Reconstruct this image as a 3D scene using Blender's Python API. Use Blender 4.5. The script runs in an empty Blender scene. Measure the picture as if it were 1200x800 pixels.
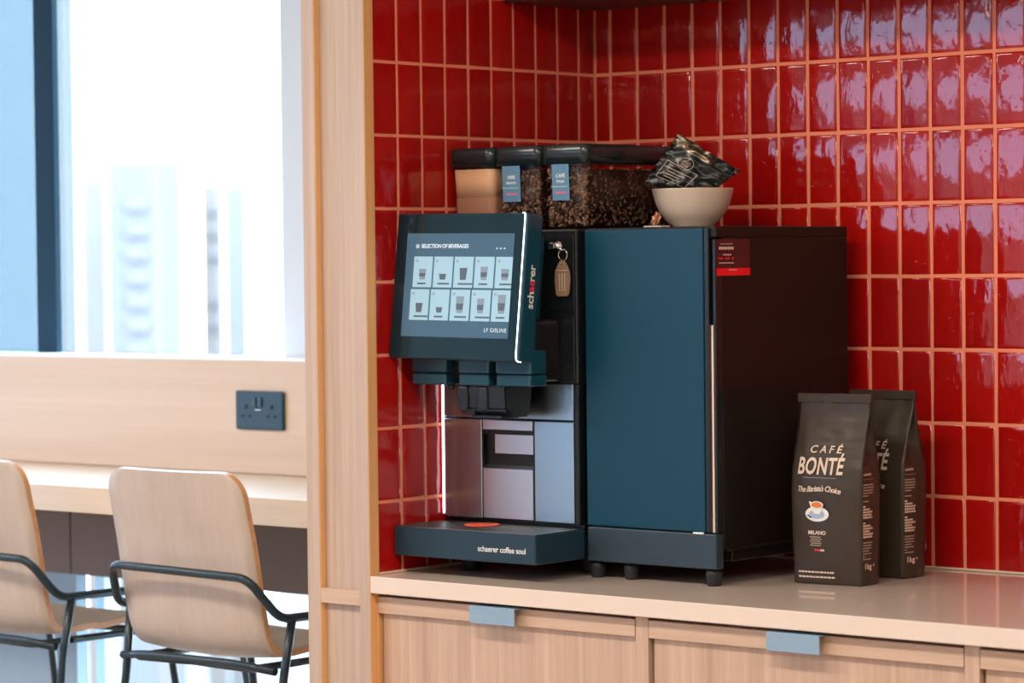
import bpy, bmesh, math, random
from mathutils import Vector, Matrix, noise
PI = math.pi
R = random.Random(7)
sc = bpy.context.scene
COL = sc.collection
H = 0.9          # height of the worktop above the floor; everything below is measured from the worktop

# ------------------------------------------------------------------ materials
def nt(name):
    m = bpy.data.materials.new(name); m.use_nodes = True
    n = m.node_tree.nodes; l = m.node_tree.links
    return m, n, l, n['Principled BSDF']
def pm(name, col, rough=.5, metal=0, spec=.5, emis=None, es=0, bump=0, bscale=200, coat=0, trans=0, ior=1.45):
    m, n, l, p = nt(name)
    p.inputs['Base Color'].default_value = (*col, 1)
    p.inputs['Roughness'].default_value = rough
    p.inputs['Metallic'].default_value = metal
    p.inputs['Specular IOR Level'].default_value = spec
    p.inputs['Coat Weight'].default_value = coat
    p.inputs['Transmission Weight'].default_value = trans
    p.inputs['IOR'].default_value = ior
    if emis:
        p.inputs['Emission Color'].default_value = (*emis, 1)
        p.inputs['Emission Strength'].default_value = es
    tc = n.new('ShaderNodeTexCoord'); nz = n.new('ShaderNodeTexNoise'); nz.inputs['Scale'].default_value = bscale
    nz.inputs['Detail'].default_value = 3
    l.new(tc.outputs['Object'], nz.inputs['Vector'])
    mr = n.new('ShaderNodeMapRange'); mr.inputs[3].default_value = max(0, rough-.04); mr.inputs[4].default_value = min(1, rough+.04)
    l.new(nz.outputs[0], mr.inputs[0]); l.new(mr.outputs[0], p.inputs['Roughness'])
    if bump:
        b = n.new('ShaderNodeBump'); b.inputs['Strength'].default_value = bump; b.inputs['Distance'].default_value = .001
        l.new(nz.outputs[0], b.inputs['Height']); l.new(b.outputs[0], p.inputs['Normal'])
    return m
def wood(name, c1, c2, axis='z', rough=.45, scale=1.0, contrast=1.0):
    m, n, l, p = nt(name)
    tc = n.new('ShaderNodeTexCoord'); mp = n.new('ShaderNodeMapping')
    long_, cross = 2.2*scale, 95*scale
    sv = {'x': (long_, cross, cross), 'y': (cross, long_, cross), 'z': (cross, cross, long_)}[axis]
    mp.inputs['Scale'].default_value = sv
    l.new(tc.outputs['Object'], mp.inputs['Vector'])
    n1 = n.new('ShaderNodeTexNoise'); n1.inputs['Scale'].default_value = 1; n1.inputs['Detail'].default_value = 6; n1.inputs['Roughness'].default_value = .65
    l.new(mp.outputs[0], n1.inputs['Vector'])
    mp2 = n.new('ShaderNodeMapping'); mp2.inputs['Scale'].default_value = tuple(v*.16 for v in sv)
    l.new(tc.outputs['Object'], mp2.inputs['Vector'])
    n2 = n.new('ShaderNodeTexNoise'); n2.inputs['Scale'].default_value = 1; n2.inputs['Detail'].default_value = 3
    l.new(mp2.outputs[0], n2.inputs['Vector'])
    ad = n.new('ShaderNodeMath'); ad.operation = 'ADD'; l.new(n1.outputs[0], ad.inputs[0]); l.new(n2.outputs[0], ad.inputs[1])
    mr = n.new('ShaderNodeMapRange'); mr.inputs[1].default_value = .72; mr.inputs[2].default_value = 1.28
    l.new(ad.outputs[0], mr.inputs[0])
    mx = n.new('ShaderNodeMix'); mx.data_type = 'RGBA'
    mx.inputs[6].default_value = (*c1, 1); mx.inputs[7].default_value = (*c2, 1)
    l.new(mr.outputs[0], mx.inputs[0]); l.new(mx.outputs[2], p.inputs['Base Color'])
    p.inputs['Roughness'].default_value = rough
    b = n.new('ShaderNodeBump'); b.inputs['Strength'].default_value = .12; b.inputs['Distance'].default_value = .001
    l.new(n1.outputs[0], b.inputs['Height']); l.new(b.outputs[0], p.inputs['Normal'])
    return m
def glassy(name, tint, spec=1.0):
    m = bpy.data.materials.new(name); m.use_nodes = True
    n = m.node_tree.nodes; l = m.node_tree.links
    n.clear()
    o = n.new('ShaderNodeOutputMaterial'); t = n.new('ShaderNodeBsdfTransparent'); g = n.new('ShaderNodeBsdfGlossy')
    t.inputs[0].default_value = (*tint, 1); g.inputs['Roughness'].default_value = .03
    f = n.new('ShaderNodeLayerWeight'); pw_ = n.new('ShaderNodeMath'); pw_.operation = 'POWER'; pw_.inputs[1].default_value = 5
    l.new(f.outputs['Facing'], pw_.inputs[0])
    mu = n.new('ShaderNodeMath'); mu.operation = 'MULTIPLY_ADD'; mu.inputs[1].default_value = .9*spec; mu.inputs[2].default_value = .04*spec
    mx = n.new('ShaderNodeMixShader')
    l.new(pw_.outputs[0], mu.inputs[0]); l.new(mu.outputs[0], mx.inputs[0]); l.new(t.outputs[0], mx.inputs[1]); l.new(g.outputs[0], mx.inputs[2]); l.new(mx.outputs[0], o.inputs[0])
    return m

def tile_mat():
    m, n, l, p = nt('glazed_tile')
    at = n.new('ShaderNodeAttribute'); at.attribute_name = 'tile_id'
    tc = n.new('ShaderNodeTexCoord')
    mp = n.new('ShaderNodeMapping'); mp.inputs['Scale'].default_value = (1, 1, .45)
    l.new(tc.outputs['Object'], mp.inputs['Vector'])
    w = n.new('ShaderNodeMath'); w.operation = 'MULTIPLY'; w.inputs[1].default_value = 37.0
    l.new(at.outputs['Fac'], w.inputs[0])
    def nz(scale, det):
        a = n.new('ShaderNodeTexNoise'); a.noise_dimensions = '4D'; a.inputs['Scale'].default_value = scale; a.inputs['Detail'].default_value = det
        l.new(mp.outputs[0], a.inputs['Vector']); l.new(w.outputs[0], a.inputs['W']); return a
    a = nz(26, 1.5); b = nz(95, 2)
    mm = n.new('ShaderNodeMath'); mm.operation = 'MULTIPLY_ADD'; mm.inputs[1].default_value = .16
    l.new(b.outputs[0], mm.inputs[0]); l.new(a.outputs[0], mm.inputs[2])
    # pits and crawls in the glaze
    vo = n.new('ShaderNodeTexNoise'); vo.inputs['Scale'].default_value = 120; vo.inputs['Detail'].default_value = 1
    l.new(tc.outputs['Object'], vo.inputs['Vector'])
    pr = n.new('ShaderNodeMapRange'); pr.inputs[1].default_value = .68; pr.inputs[2].default_value = .78; pr.inputs[3].default_value = 0; pr.inputs[4].default_value = .12
    l.new(vo.outputs[0], pr.inputs[0])
    ad = n.new('ShaderNodeMath'); ad.operation = 'ADD'; l.new(mm.outputs[0], ad.inputs[0]); l.new(pr.outputs[0], ad.inputs[1])
    bp = n.new('ShaderNodeBump'); bp.inputs['Strength'].default_value = 1.0; bp.inputs['Distance'].default_value = TILE_BUMP
    l.new(ad.outputs[0], bp.inputs['Height']); l.new(bp.outputs[0], p.inputs['Normal'])
    cr = n.new('ShaderNodeValToRGB'); e = cr.color_ramp.elements
    e[0].position = 0; e[0].color = (.27, .004, .004, 1)
    e[1].position = 1; e[1].color = (.46, .012, .008, 1)
    k = e.new(.5); k.color = (.38, .005, .004, 1)
    mx = n.new('ShaderNodeMath'); mx.operation = 'MULTIPLY_ADD'; mx.inputs[1].default_value = .5
    l.new(at.outputs['Fac'], mx.inputs[0])
    sb = n.new('ShaderNodeMath'); sb.operation = 'MULTIPLY'; sb.inputs[1].default_value = .5
    l.new(a.outputs[0], sb.inputs[0]); l.new(sb.outputs[0], mx.inputs[2]); l.new(mx.outputs[0], cr.inputs[0])
    l.new(cr.outputs[0], p.inputs['Base Color'])
    p.inputs['Roughness'].default_value = .07; p.inputs['Specular IOR Level'].default_value = .6
    return m
TILE_BUMP = .0029
M = {}
M['tile'] = tile_mat()
M['grout'] = pm('orange_grout', (.84, .27, .155), .85, bump=.3, bscale=400)
M['wood_v'] = wood('oak_vertical', (.355, .255, .185), (.52, .385, .29), 'z')
M['wood_h'] = wood('oak_horizontal', (.43, .29, .20), (.56, .39, .28), 'x')
M['wood_panel'] = wood('oak_upstand', (.57, .43, .30), (.65, .50, .37), 'x', scale=.6)
M['cab'] = wood('oak_cabinet', (.40, .265, .185), (.58, .405, .295), 'z')
M['ply'] = wood('ply_face', (.42, .34, .275), (.50, .41, .34), 'z', scale=.7)
M['ply_edge'] = wood('ply_edge', (.50, .24, .10), (.62, .33, .16), 'x', scale=1.5)  # orange of the warm light on the shell edges put into the colour
M['quartz'] = pm('cream_quartz', (.68, .57, .485), .07, bump=0, bscale=300)
M['black'] = pm('black_plastic', (.008, .011, .013), .28, bscale=4)
M['black_matt'] = pm('black_matt_plastic', (.010, .011, .012), .5, bscale=4)
M['petrol'] = pm('petrol_black_front', (.004, .046, .080), .30, bscale=3, spec=.3)  # black plastic with the blue window reflection put into its colour
M['petrol_gloss'] = pm('petrol_black_gloss', (.008, .052, .078), .14, bscale=4, spec=.6)  # glossy black, blue reflected light mixed into the base colour
M['steel'] = pm('brushed_steel', (.43, .57, .64), .26, metal=1, bscale=3)
M['steel_dark'] = pm('dark_steel', (.16, .15, .15), .4, metal=1)
M['chrome'] = pm('chrome', (.8, .78, .74), .15, metal=1)
M['led'] = pm('lit_light_strip', (.9, .95, 1), .4, emis=(.78, .9, 1), es=4)
M['tube'] = pm('black_powder_coat', (.008, .022, .030), .3, bscale=80)  # black coat with some blue daylight put into the colour
M['bag'] = pm('dark_foil_bag', (.044, .031, .021), .36, bscale=30, bump=.2, spec=.35)
M['print'] = pm('cream_print', (.72, .58, .46), .6)
M['print_dim'] = pm('dim_print', (.42, .32, .24), .6)
M['white'] = pm('white_print', (.8, .8, .78), .6)
M['red'] = pm('red_print', (.75, .03, .03), .5)
M['bowl'] = pm('cream_ceramic', (.76, .62, .48), .3, bscale=20)
M['socket'] = pm('petrol_socket', (.012, .045, .065), .35)  # dark plate, blue of the light put into its colour
M['paint'] = pm('white_paint', (.80, .79, .77), .8, bump=.1)
M['floor'] = wood('oak_floor', (.40, .30, .22), (.52, .40, .30), 'x', scale=.5, rough=.4)
M['frame_grey'] = pm('pale_grey_frame', (.60, .66, .70), .5)
M['mullion'] = pm('blue_black_mullion', (.004, .030, .055), .6, spec=.2)
M['glass'] = glassy('clear_window_glass', (.95, .985, 1))
M['glass_rear'] = glassy('solar_window_glass', (.60, .62, .72))  # tint added to dim the sky and its reflections in the tiles
M['edge_oak'] = wood('oak_edge_band', (.72, .36, .13), (.82, .46, .20), 'z')  # oak with the orange of warm side light put into the colour
M['glass_blue'] = glassy('blue_window_glass', (.74, .86, .92))
M['clear'] = glassy('clear_hopper_plastic', (.96, .95, .94), 1.0)
M['handle'] = pm('blue_grey_pull', (.22, .33, .43), .5, bscale=90)
M['brown_panel'] = pm('dark_taupe_panel', (.16, .115, .09), .6)  # shade under the bench put into this dark tone
M['infill'] = pm('blue_grey_infill', (.26, .36, .44), .6)
M['rug'] = M['floor']

# ------------------------------------------------------------------ mesh helpers
def B(): return bmesh.new()
def box(bm, lo, hi, bev=0, seg=2, mat=0):
    b2 = bmesh.new()
    bmesh.ops.create_cube(b2, size=1)
    c = [(lo[i]+hi[i])/2 for i in range(3)]; s = [abs(hi[i]-lo[i]) for i in range(3)]
    for v in b2.verts: v.co = Vector([c[i]+v.co[i]*s[i] for i in range(3)])
    if bev:
        bmesh.ops.bevel(b2, geom=b2.edges[:], offset=min(bev, min(s)*.49), segments=seg, affect='EDGES', profile=.5)
    for f in b2.faces: f.material_index = mat; f.smooth = False
    merge(bm, b2); return bm
def merge(bm, b2, mtx=None):
    if mtx is not None: bmesh.ops.transform(b2, matrix=mtx, verts=b2.verts)
    t = bpy.data.meshes.new('tmp'); b2.to_mesh(t); b2.free(); bm.from_mesh(t); bpy.data.meshes.remove(t)
def lathe(bm, prof, n=48, center=(0, 0, 0), smooth=True, mat=0):
    rings = []
    for r, z in prof:
        if r < 1e-6: rings.append([bm.verts.new((center[0], center[1], center[2]+z))])
        else: rings.append([bm.verts.new((center[0]+r*math.cos(2*PI*i/n), center[1]+r*math.sin(2*PI*i/n), center[2]+z)) for i in range(n)])
    for a, b in zip(rings, rings[1:]):
        for i in range(n):
            j = (i+1) % n
            if len(a) == 1 and len(b) == 1: continue
            if len(a) == 1: f = bm.faces.new((a[0], b[j], b[i]))
            elif len(b) == 1: f = bm.faces.new((a[i], a[j], b[0]))
            else: f = bm.faces.new((a[i], a[j], b[j], b[i]))
            f.smooth = smooth; f.material_index = mat
    return bm
def rounded(path, rad, n=6):
    out = [Vector(path[0])]
    for i in range(1, len(path)-1):
        p = Vector(path[i]); a = (Vector(path[i-1])-p); c = (Vector(path[i+1])-p)
        r = min(rad, a.length*.49, c.length*.49)
        a = p+a.normalized()*r; c = p+c.normalized()*r
        for k in range(n+1):
            t = k/n; out.append(a*(1-t)**2+p*2*t*(1-t)+c*t*t)
    out.append(Vector(path[-1])); return out
def tube(bm, path, r, n=12, rad=0, closed=False, caps=True):
    P = rounded(path, rad) if rad else [Vector(p) for p in path]
    rings = []; up = None; N = len(P)
    for i, p in enumerate(P):
        if closed: t = (P[(i+1) % N]-P[i-1]).normalized()
        else: t = (P[min(i+1, N-1)]-P[max(i-1, 0)]).normalized()
        if up is None: up = t.orthogonal().normalized()
        up = (up-t*up.dot(t)).normalized(); s = t.cross(up)
        rings.append([bm.verts.new(p+(up*math.cos(2*PI*k/n)+s*math.sin(2*PI*k/n))*r) for k in range(n)])
    prs = list(zip(rings, rings[1:]))+([(rings[-1], rings[0])] if closed else [])
    for a, b in prs:
        for k in range(n):
            f = bm.faces.new((a[k], a[(k+1) % n], b[(k+1) % n], b[k])); f.smooth = True
    if caps and not closed:
        bm.faces.new(rings[0][::-1]); bm.faces.new(rings[-1])
    return bm
def origin(o):
    v = Vector((0, 0, 0))
    while o is not None: v += o.location; o = o.parent
    return v
def obj(name, bm, mats, parent=None, world=True, loc=None, smooth_angle=None):
    me = bpy.data.meshes.new(name)
    bmesh.ops.recalc_face_normals(bm, faces=bm.faces[:])
    bm.to_mesh(me); bm.free()
    for m in (mats if isinstance(mats, (list, tuple)) else [mats]): me.materials.append(m)
    o = bpy.data.objects.new(name, me); COL.objects.link(o)
    if parent is not None:
        if world: me.transform(Matrix.Translation(-origin(parent)))
        o.parent = parent
    elif loc is not None:
        me.transform(Matrix.Translation(-Vector(loc))); o.location = loc
    return o
def tag(o, label, cat, group=None):
    o['label'] = label; o['category'] = cat
    if group: o['group'] = group
    return o
def thing(name, label, cat, loc, group=None, rz=0):
    o = bpy.data.objects.new(name, None); COL.objects.link(o); o.empty_display_size = .05
    o.location = loc; o.rotation_euler = (0, 0, rz)
    return tag(o, label, cat, group)
def struct(name, bm, mats, parent=None):
    o = obj(name, bm, mats, parent); o['kind'] = 'structure'; return o
def text_mesh(body, size=1.0, align='CENTER', shear=0, bold=0, space=1.0):
    """returns (verts, faces) of flat lettering in the xy plane"""
    cu = bpy.data.curves.new('t', 'FONT'); cu.body = body; cu.size = size; cu.align_x = align; cu.align_y = 'CENTER'
    cu.shear = shear; cu.offset = bold; cu.space_character = space; cu.resolution_u = 3
    o = bpy.data.objects.new('t', cu); COL.objects.link(o)
    dg = bpy.context.evaluated_depsgraph_get(); dg.update()
    me = bpy.data.meshes.new_from_object(o.evaluated_get(dg))
    V = [v.co.copy() for v in me.vertices]; F = [tuple(p.vertices) for p in me.polygons]
    bpy.data.objects.remove(o); bpy.data.curves.remove(cu); bpy.data.meshes.remove(me)
    return V, F
def put_text(bm, body, size, fn, mat=0, **k):
    V, F = text_mesh(body, size, **k)
    vs = [bm.verts.new(fn(v.x, v.y)) for v in V]
    for f in F:
        try: q = bm.faces.new([vs[i] for i in f]); q.material_index = mat
        except ValueError: pass
def put_rect(bm, x0, y0, x1, y1, fn, mat=0, n=1):
    prev = None
    for i in range(n+1):
        x = x0+(x1-x0)*i/n
        cur = (bm.verts.new(fn(x, y0)), bm.verts.new(fn(x, y1)))
        if prev: f = bm.faces.new((prev[0], cur[0], cur[1], prev[1])); f.material_index = mat
        prev = cur
def put_poly(bm, pts, fn, mat=0):
    f = bm.faces.new([bm.verts.new(fn(x, y)) for x, y in pts]); f.material_index = mat
def plane_fn(o, ux, uy):
    o, ux, uy = Vector(o), Vector(ux), Vector(uy)
    return lambda x, y: o+ux*x+uy*y

# ------------------------------------------------------------------ the room
X0, X1, Y0, YB, ZC, ZF = -5.0, 5.8, -7.0, 0.0, 1.8, -.9
bm = B(); box(bm, (X0-.2, Y0-.2, ZF-.1), (X1+.2, .2, ZF)); struct('floor', bm, M['floor'])
bm = B(); box(bm, (X0-.2, Y0-.2, ZC), (X1+.2, .2, ZC+.1)); struct('ceiling', bm, M['paint'])
bm = B(); box(bm, (X1, Y0, ZF), (X1+.15, .2, ZC)); struct('wall_right', bm, M['paint'])
# left wall with one long window
bm = B()
box(bm, (X0-.15, Y0, ZF), (X0, -5.2, ZC)); box(bm, (X0-.15, -.6, ZF), (X0, .2, ZC))
box(bm, (X0-.15, -5.2, ZF), (X0, -.6, -.1)); box(bm, (X0-.15, -5.2, 1.6), (X0, -.6, ZC))
struct('wall_left', bm, M['paint'])
bm = B()
for y in (-5.2, -3.65, -2.1, -.65): box(bm, (X0-.12, y, -.1), (X0-.06, y+.05, 1.6))
w3 = struct('window_3', bm, M['mullion'])
bm = B(); box(bm, (X0-.095, -5.2, -.1), (X0-.085, -.6, 1.6)); struct('window_pane', bm, M['glass_rear'], w3)
# rear wall: two clerestory openings of different sill height, a low one added to throw blue onto the black fronts
bm = B()
S1, S2, XA, XM, XE = 1.02, .76, -4.86, -3.80, -1.2
box(bm, (X0, Y0-.15, ZF), (XA-.1, Y0, ZC)) if XA-.1 > X0 else None
box(bm, (XA-.1, Y0-.15, 1.74), (XE, Y0, ZC))
box(bm, (XA-.1, Y0-.15, .66), (XA, Y0, 1.74))
box(bm, (XA, Y0-.15, .66), (XM, Y0, S1)); box(bm, (XM, Y0-.15, .66), (XE, Y0, S2))
box(bm, (XM-.4, Y0-.15, ZF), (XE, Y0, .66)); box(bm, (XA-.1, Y0-.15, ZF), (XM-.4, Y0, -.75))
box(bm, (XE, Y0-.15, ZF), (X1, Y0, ZC))
struct('wall_rear', bm, M['paint'])
bm = B(); box(bm, (XA, Y0-.1, S1), (XM, Y0-.09, 1.74)); box(bm, (XM, Y0-.1, S2), (XE, Y0-.09, 1.74)); struct('window_4', bm, M['glass_rear'])
bm = B(); box(bm, (XA-.1, Y0-.1, -.75), (XM-.4, Y0-.09, .66)); struct('window_5', bm, glassy('blue_low_glass', (.03, .12, .22)))  # unseen blue pane added to tint reflections on the machine fronts

# ---- back wall: left stretch with the window above the bench and low glazing below it
WX0, WX1 = X0, -.154          # stretch of the back wall left of the partition
PZ0, PZ1 = -.15, .357         # band between low glazing and window
YG = .13                      # glazing plane
bm = B()
box(bm, (WX0, 0.012, PZ0), (WX1, .18, PZ1-.004))
box(bm, (WX0, 0.0, 1.65), (WX1, .2, ZC))
box(bm, (WX0, .012, ZF), (-3.6, .2, PZ0))
box(bm, (WX1, .010, ZF), (X1, .2, ZC))
struct('wall_back', bm, M['paint'])
wb = bpy.data.objects['wall_back']

# tiles
def tile_field(name, u0, u1, lines, z0, nrow, ph, fn, soft=False, g=.0056, parent=None):
    """lines: positions of grout lines along u; fn(u, z, d) -> 3-D, d = height above the grout bed"""
    bm = B(); lay = bm.faces.layers.float.new('tile_id')
    ls = [u0-g/2]+list(lines)+[u1+g/2]
    T = .0065
    prof = ((0, 0), (0, T*.66), (.0009, T*.80), (.0028, T*.93), (.0060, T)) if not soft else ((0, 0), (0, T*.74), (.0004, T*.79), (.0030, T*.935), (.0070, T))
    for a, b in zip(ls, ls[1:]):
        if b-a < .012: continue
        for r in range(nrow):
            za = z0+r*ph; zb = za+ph
            tid = R.random()
            jx = [R.uniform(-.0006, .0006) for _ in range(4)]
            tl = [R.uniform(-.0005, .0005) for _ in range(4)]
            p = [(a+g/2+jx[0], za+g/2), (b-g/2+jx[1], za+g/2), (b-g/2+jx[2], zb-g/2), (a+g/2+jx[3], zb-g/2)]
            rings = []
            for ins, d in prof:
                cx = (a+b)/2; cz = (za+zb)/2
                ring = []
                i_ = len(rings)
                for k, (u, z) in enumerate(p):
                    roll = soft and a < -.64 and u > cx      # first tile's edge rolled broad to catch the light strip
                    ins_u, dd = ((0, 0), (0, T*.70), (.0050, T*.70+.00177), (.0062, T*.985), (.0100, T))[i_] if roll else (ins, d)
                    uu = u+(ins_u if u < cx else -ins_u); zz = z+(ins if z < cz else -ins)
                    ring.append(bm.verts.new(fn(uu, zz, dd+(tl[k] if d > 0 and not (soft and a < -.64) else 0))))
                rings.append(ring)
            fs = []
            for q, s in zip(rings, rings[1:]):
                for k in range(4):
                    fs.append(bm.faces.new((q[k], q[(k+1) % 4], s[(k+1) % 4], s[k])))
            fs.append(bm.faces.new(rings[-1]))
            for f in fs: f[lay] = tid; f.smooth = True
            if soft and a < -.64: fs[5].smooth = False
    o = obj(name, bm, M['tile'], parent)
    o['kind'] = 'structure'
    return o
ph, pw, zr = .133, .0665, .9295-7*.133
NR = 9
bm = B(); box(bm, (0.0, .0014, -.002), (2.75, .012, zr+NR*ph)); gb = struct('grout_bed', bm, M['grout'], wb)
tile_field('wall_tiles', 0.002, 2.75, [.038+i*pw for i in range(41)], zr, NR, ph, lambda u, z, d: (u, .0062-d, z), parent=wb)
# partition with tiles on the right face
bm = B(); box(bm, (-.150, -.66, ZF), (-.012, .012, ZC)); wp = struct('wall_partition', bm, M['wood_v'])
bm = B(); box(bm, (-.012, -.650, -.002), (-.0014, .004, zr+NR*ph)); struct('grout_bed', bm, M['grout'], wp)
tile_field('wall_tiles', -.6495, -.002, [-(.05+k*pw) for k in range(8, -1, -1)], zr, NR, ph, lambda u, z, d: (-.0062+d, u, z), parent=wp, soft=True)
bm = B(); box(bm, (-.012, -.65, zr+NR*ph), (0, .0, ZC)); struct('trim_4', bm, M['paint'])
# wood cladding on the partition end
bm = B()
YF = -.674
xa, xb, xc, xd = -.154, -.122, -.024, .001
box(bm, (xa, YF, ZF), (xb, -.649, ZC), .0008, 1); box(bm, (xc, YF, ZF), (xd, -.649, ZC), .0008, 1)
box(bm, (xa, -.655, ZF), (xd, -.648, ZC))
t1 = struct('trim_1', bm, M['wood_v'])
bm = B(); box(bm, (xb, YF+.0012, ZF), (xb+.0008, -.655, ZC)); struct('edge_band', bm, M['edge_oak'], t1)  # thin strip added to carry the warm light on the reveal
bm = B(); box(bm, (xd, YF+.0008, ZF), (xd+.0008, -.6495, ZC)); struct('edge_band', bm, M['edge_oak'], t1)  # strip added for the warm light on the tile-side face
bm = B(); box(bm, (xb, YF+.001, -.056), (xc, -.65, -.029), .0008, 1); struct('cross_rail', bm, M['wood_h'], t1)
# sealant strips along the worktop
bm = B(); box(bm, (0, -.0035, 0), (2.7, .006, .0045), .001, 1); struct('trim_2', bm, pm('beige_sealant', (.80, .62, .48), .5))
bm = B(); box(bm, (-.002, -.648, 0), (.0035, -.003, .0045), .001, 1); struct('trim_3', bm, pm('sand_sealant', (.80, .58, .42), .5))
# wood upstand, sill, window
bm = B(); box(bm, (-3.6, 0, .106), (WX1, .012, PZ1-.003), .0006, 1); struct('trim_5', bm, M['wood_panel'], None)
bm = B(); box(bm, (-3.6, -.002, PZ1-.004), (WX1, YG-.02, PZ1+.001)); struct('trim_6', bm, pm('white_sill', (.88, .86, .84), .35))
bm = B()
XMU0, XMU1 = -1.805, -1.737
box(bm, (XMU0, YG-.010, PZ1), (XMU1, YG+.010, 1.65), .002, 1)
win = struct('window_1', bm, M['mullion'])
bm = B(); box(bm, (-.972, YG-.02, PZ1), (WX1, YG+.05, 1.65)); struct('window_frame', bm, M['frame_grey'], win)
bm = B(); box(bm, (XMU1, YG, PZ1), (-.972, YG+.008, 1.65)); struct('window_pane', bm, M['glass'], win)
bm = B(); box(bm, (-3.6, YG, PZ1), (XMU0, YG+.008, 1.65)); struct('tinted_window_pane', bm, M['glass_blue'], win)['label'] = 'light blue tinted pane'
bm = B(); box(bm, (-1.60, YG-.02, ZF), (-1.57, YG+.03, PZ0)); box(bm, (-.25, YG-.02, ZF), (WX1, YG+.03, PZ0)); box(bm, (-1.57, YG-.02, ZF), (-.25, YG+.03, ZF+.05))
w2 = struct('window_2', bm, M['frame_grey'])
bm = B(); box(bm, (-1.57, YG, ZF+.05), (-.25, YG+.008, PZ0)); struct('window_pane', bm, M['glass'], w2)
bm = B(); box(bm, (-3.6, .0, ZF), (-1.545, .03, PZ0)); struct('trim_7', bm, M['infill'])
bm = B(); box(bm, (-3.6, -.004, PZ0), (-1.560, .011, .049), .0008, 1); box(bm, (-1.556, -.004, PZ0), (WX1, .011, .049), .0008, 1); struct('trim_8', bm, M['brown_panel'])

# ------------------------------------------------------------------ outside
def tower(pa, pb, ptop, D, mat, matb, label, bands=(), depth=12):
    """a block D metres away between picture columns pa and pb, its front turned towards the room"""
    yaw = -.6954
    Fw = Vector((math.sin(yaw), math.cos(yaw), 0)); Rw = Vector((math.cos(yaw), -math.sin(yaw), 0)); C0 = Vector((3.609, -4.589, 0))
    km = ((pa+pb)/2-600)/3458.14
    d = (Fw+Rw*km); dist = D*d.length; d.normalize(); r = Vector((d.y, -d.x, 0))
    px = dist/3458.14/math.sqrt(1+km*km)
    hwid = (pb-pa)/2*px
    base = C0+d*dist
    zz = lambda py: .571-(py-302)/3458.14*D
    mid = (pa+pb)/2
    def blk(u0, u1, z0, z1, v0, v1):
        b = B(); box(b, (u0, v0, z0+42), (u1, v1, z1+42)); return b
    o = obj('apartment_tower', blk(-hwid, hwid, -42, zz(ptop), 0, depth), mat, None)
    o.location = (base.x, base.y, -42); o.rotation_euler = (0, 0, math.atan2(r.y, r.x))
    tag(o, label, 'building', 'towers beyond the window')
    for (ba, bb, za, zb) in bands:
        obj('balcony', blk((ba-mid)*px, (bb-mid)*px, zz(za), zz(zb), -.3, .2), matb, o, world=False)
    return o
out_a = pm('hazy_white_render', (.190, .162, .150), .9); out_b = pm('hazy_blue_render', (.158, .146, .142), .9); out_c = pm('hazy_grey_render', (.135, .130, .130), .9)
floors = [232, 262, 290, 318, 346, 374, 402]
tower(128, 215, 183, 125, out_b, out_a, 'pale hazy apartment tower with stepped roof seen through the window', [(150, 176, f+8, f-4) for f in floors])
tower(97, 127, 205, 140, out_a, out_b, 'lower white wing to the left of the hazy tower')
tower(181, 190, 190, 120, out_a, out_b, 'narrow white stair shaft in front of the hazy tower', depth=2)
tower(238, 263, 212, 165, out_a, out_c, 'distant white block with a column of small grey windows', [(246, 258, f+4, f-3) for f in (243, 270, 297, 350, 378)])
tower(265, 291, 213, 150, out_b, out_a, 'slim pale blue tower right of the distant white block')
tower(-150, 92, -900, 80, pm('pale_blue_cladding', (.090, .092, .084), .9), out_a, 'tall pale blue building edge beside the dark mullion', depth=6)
gm, gn, gl, gp = nt('hazy_city_ground')
tcg = gn.new('ShaderNodeTexCoord'); vg = gn.new('ShaderNodeTexVoronoi'); vg.inputs['Scale'].default_value = .12
gl.new(tcg.outputs['Object'], vg.inputs['Vector'])
rg = gn.new('ShaderNodeValToRGB'); rg.color_ramp.elements[0].color = (.035, .060, .080, 1); rg.color_ramp.elements[1].color = (.15, .15, .15, 1)
rg.color_ramp.elements[0].position = .1; rg.color_ramp.elements[1].position = .55
gl.new(vg.outputs['Color'], rg.inputs[0]); gl.new(rg.outputs[0], gp.inputs['Base Color']); gp.inputs['Roughness'].default_value = .9
bm = B(); box(bm, (-260, -260, -43), (200, 300, -42)); tag(obj('city_ground', bm, gm), 'hazy pale city ground far below the window', 'ground')['kind'] = 'structure'

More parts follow.
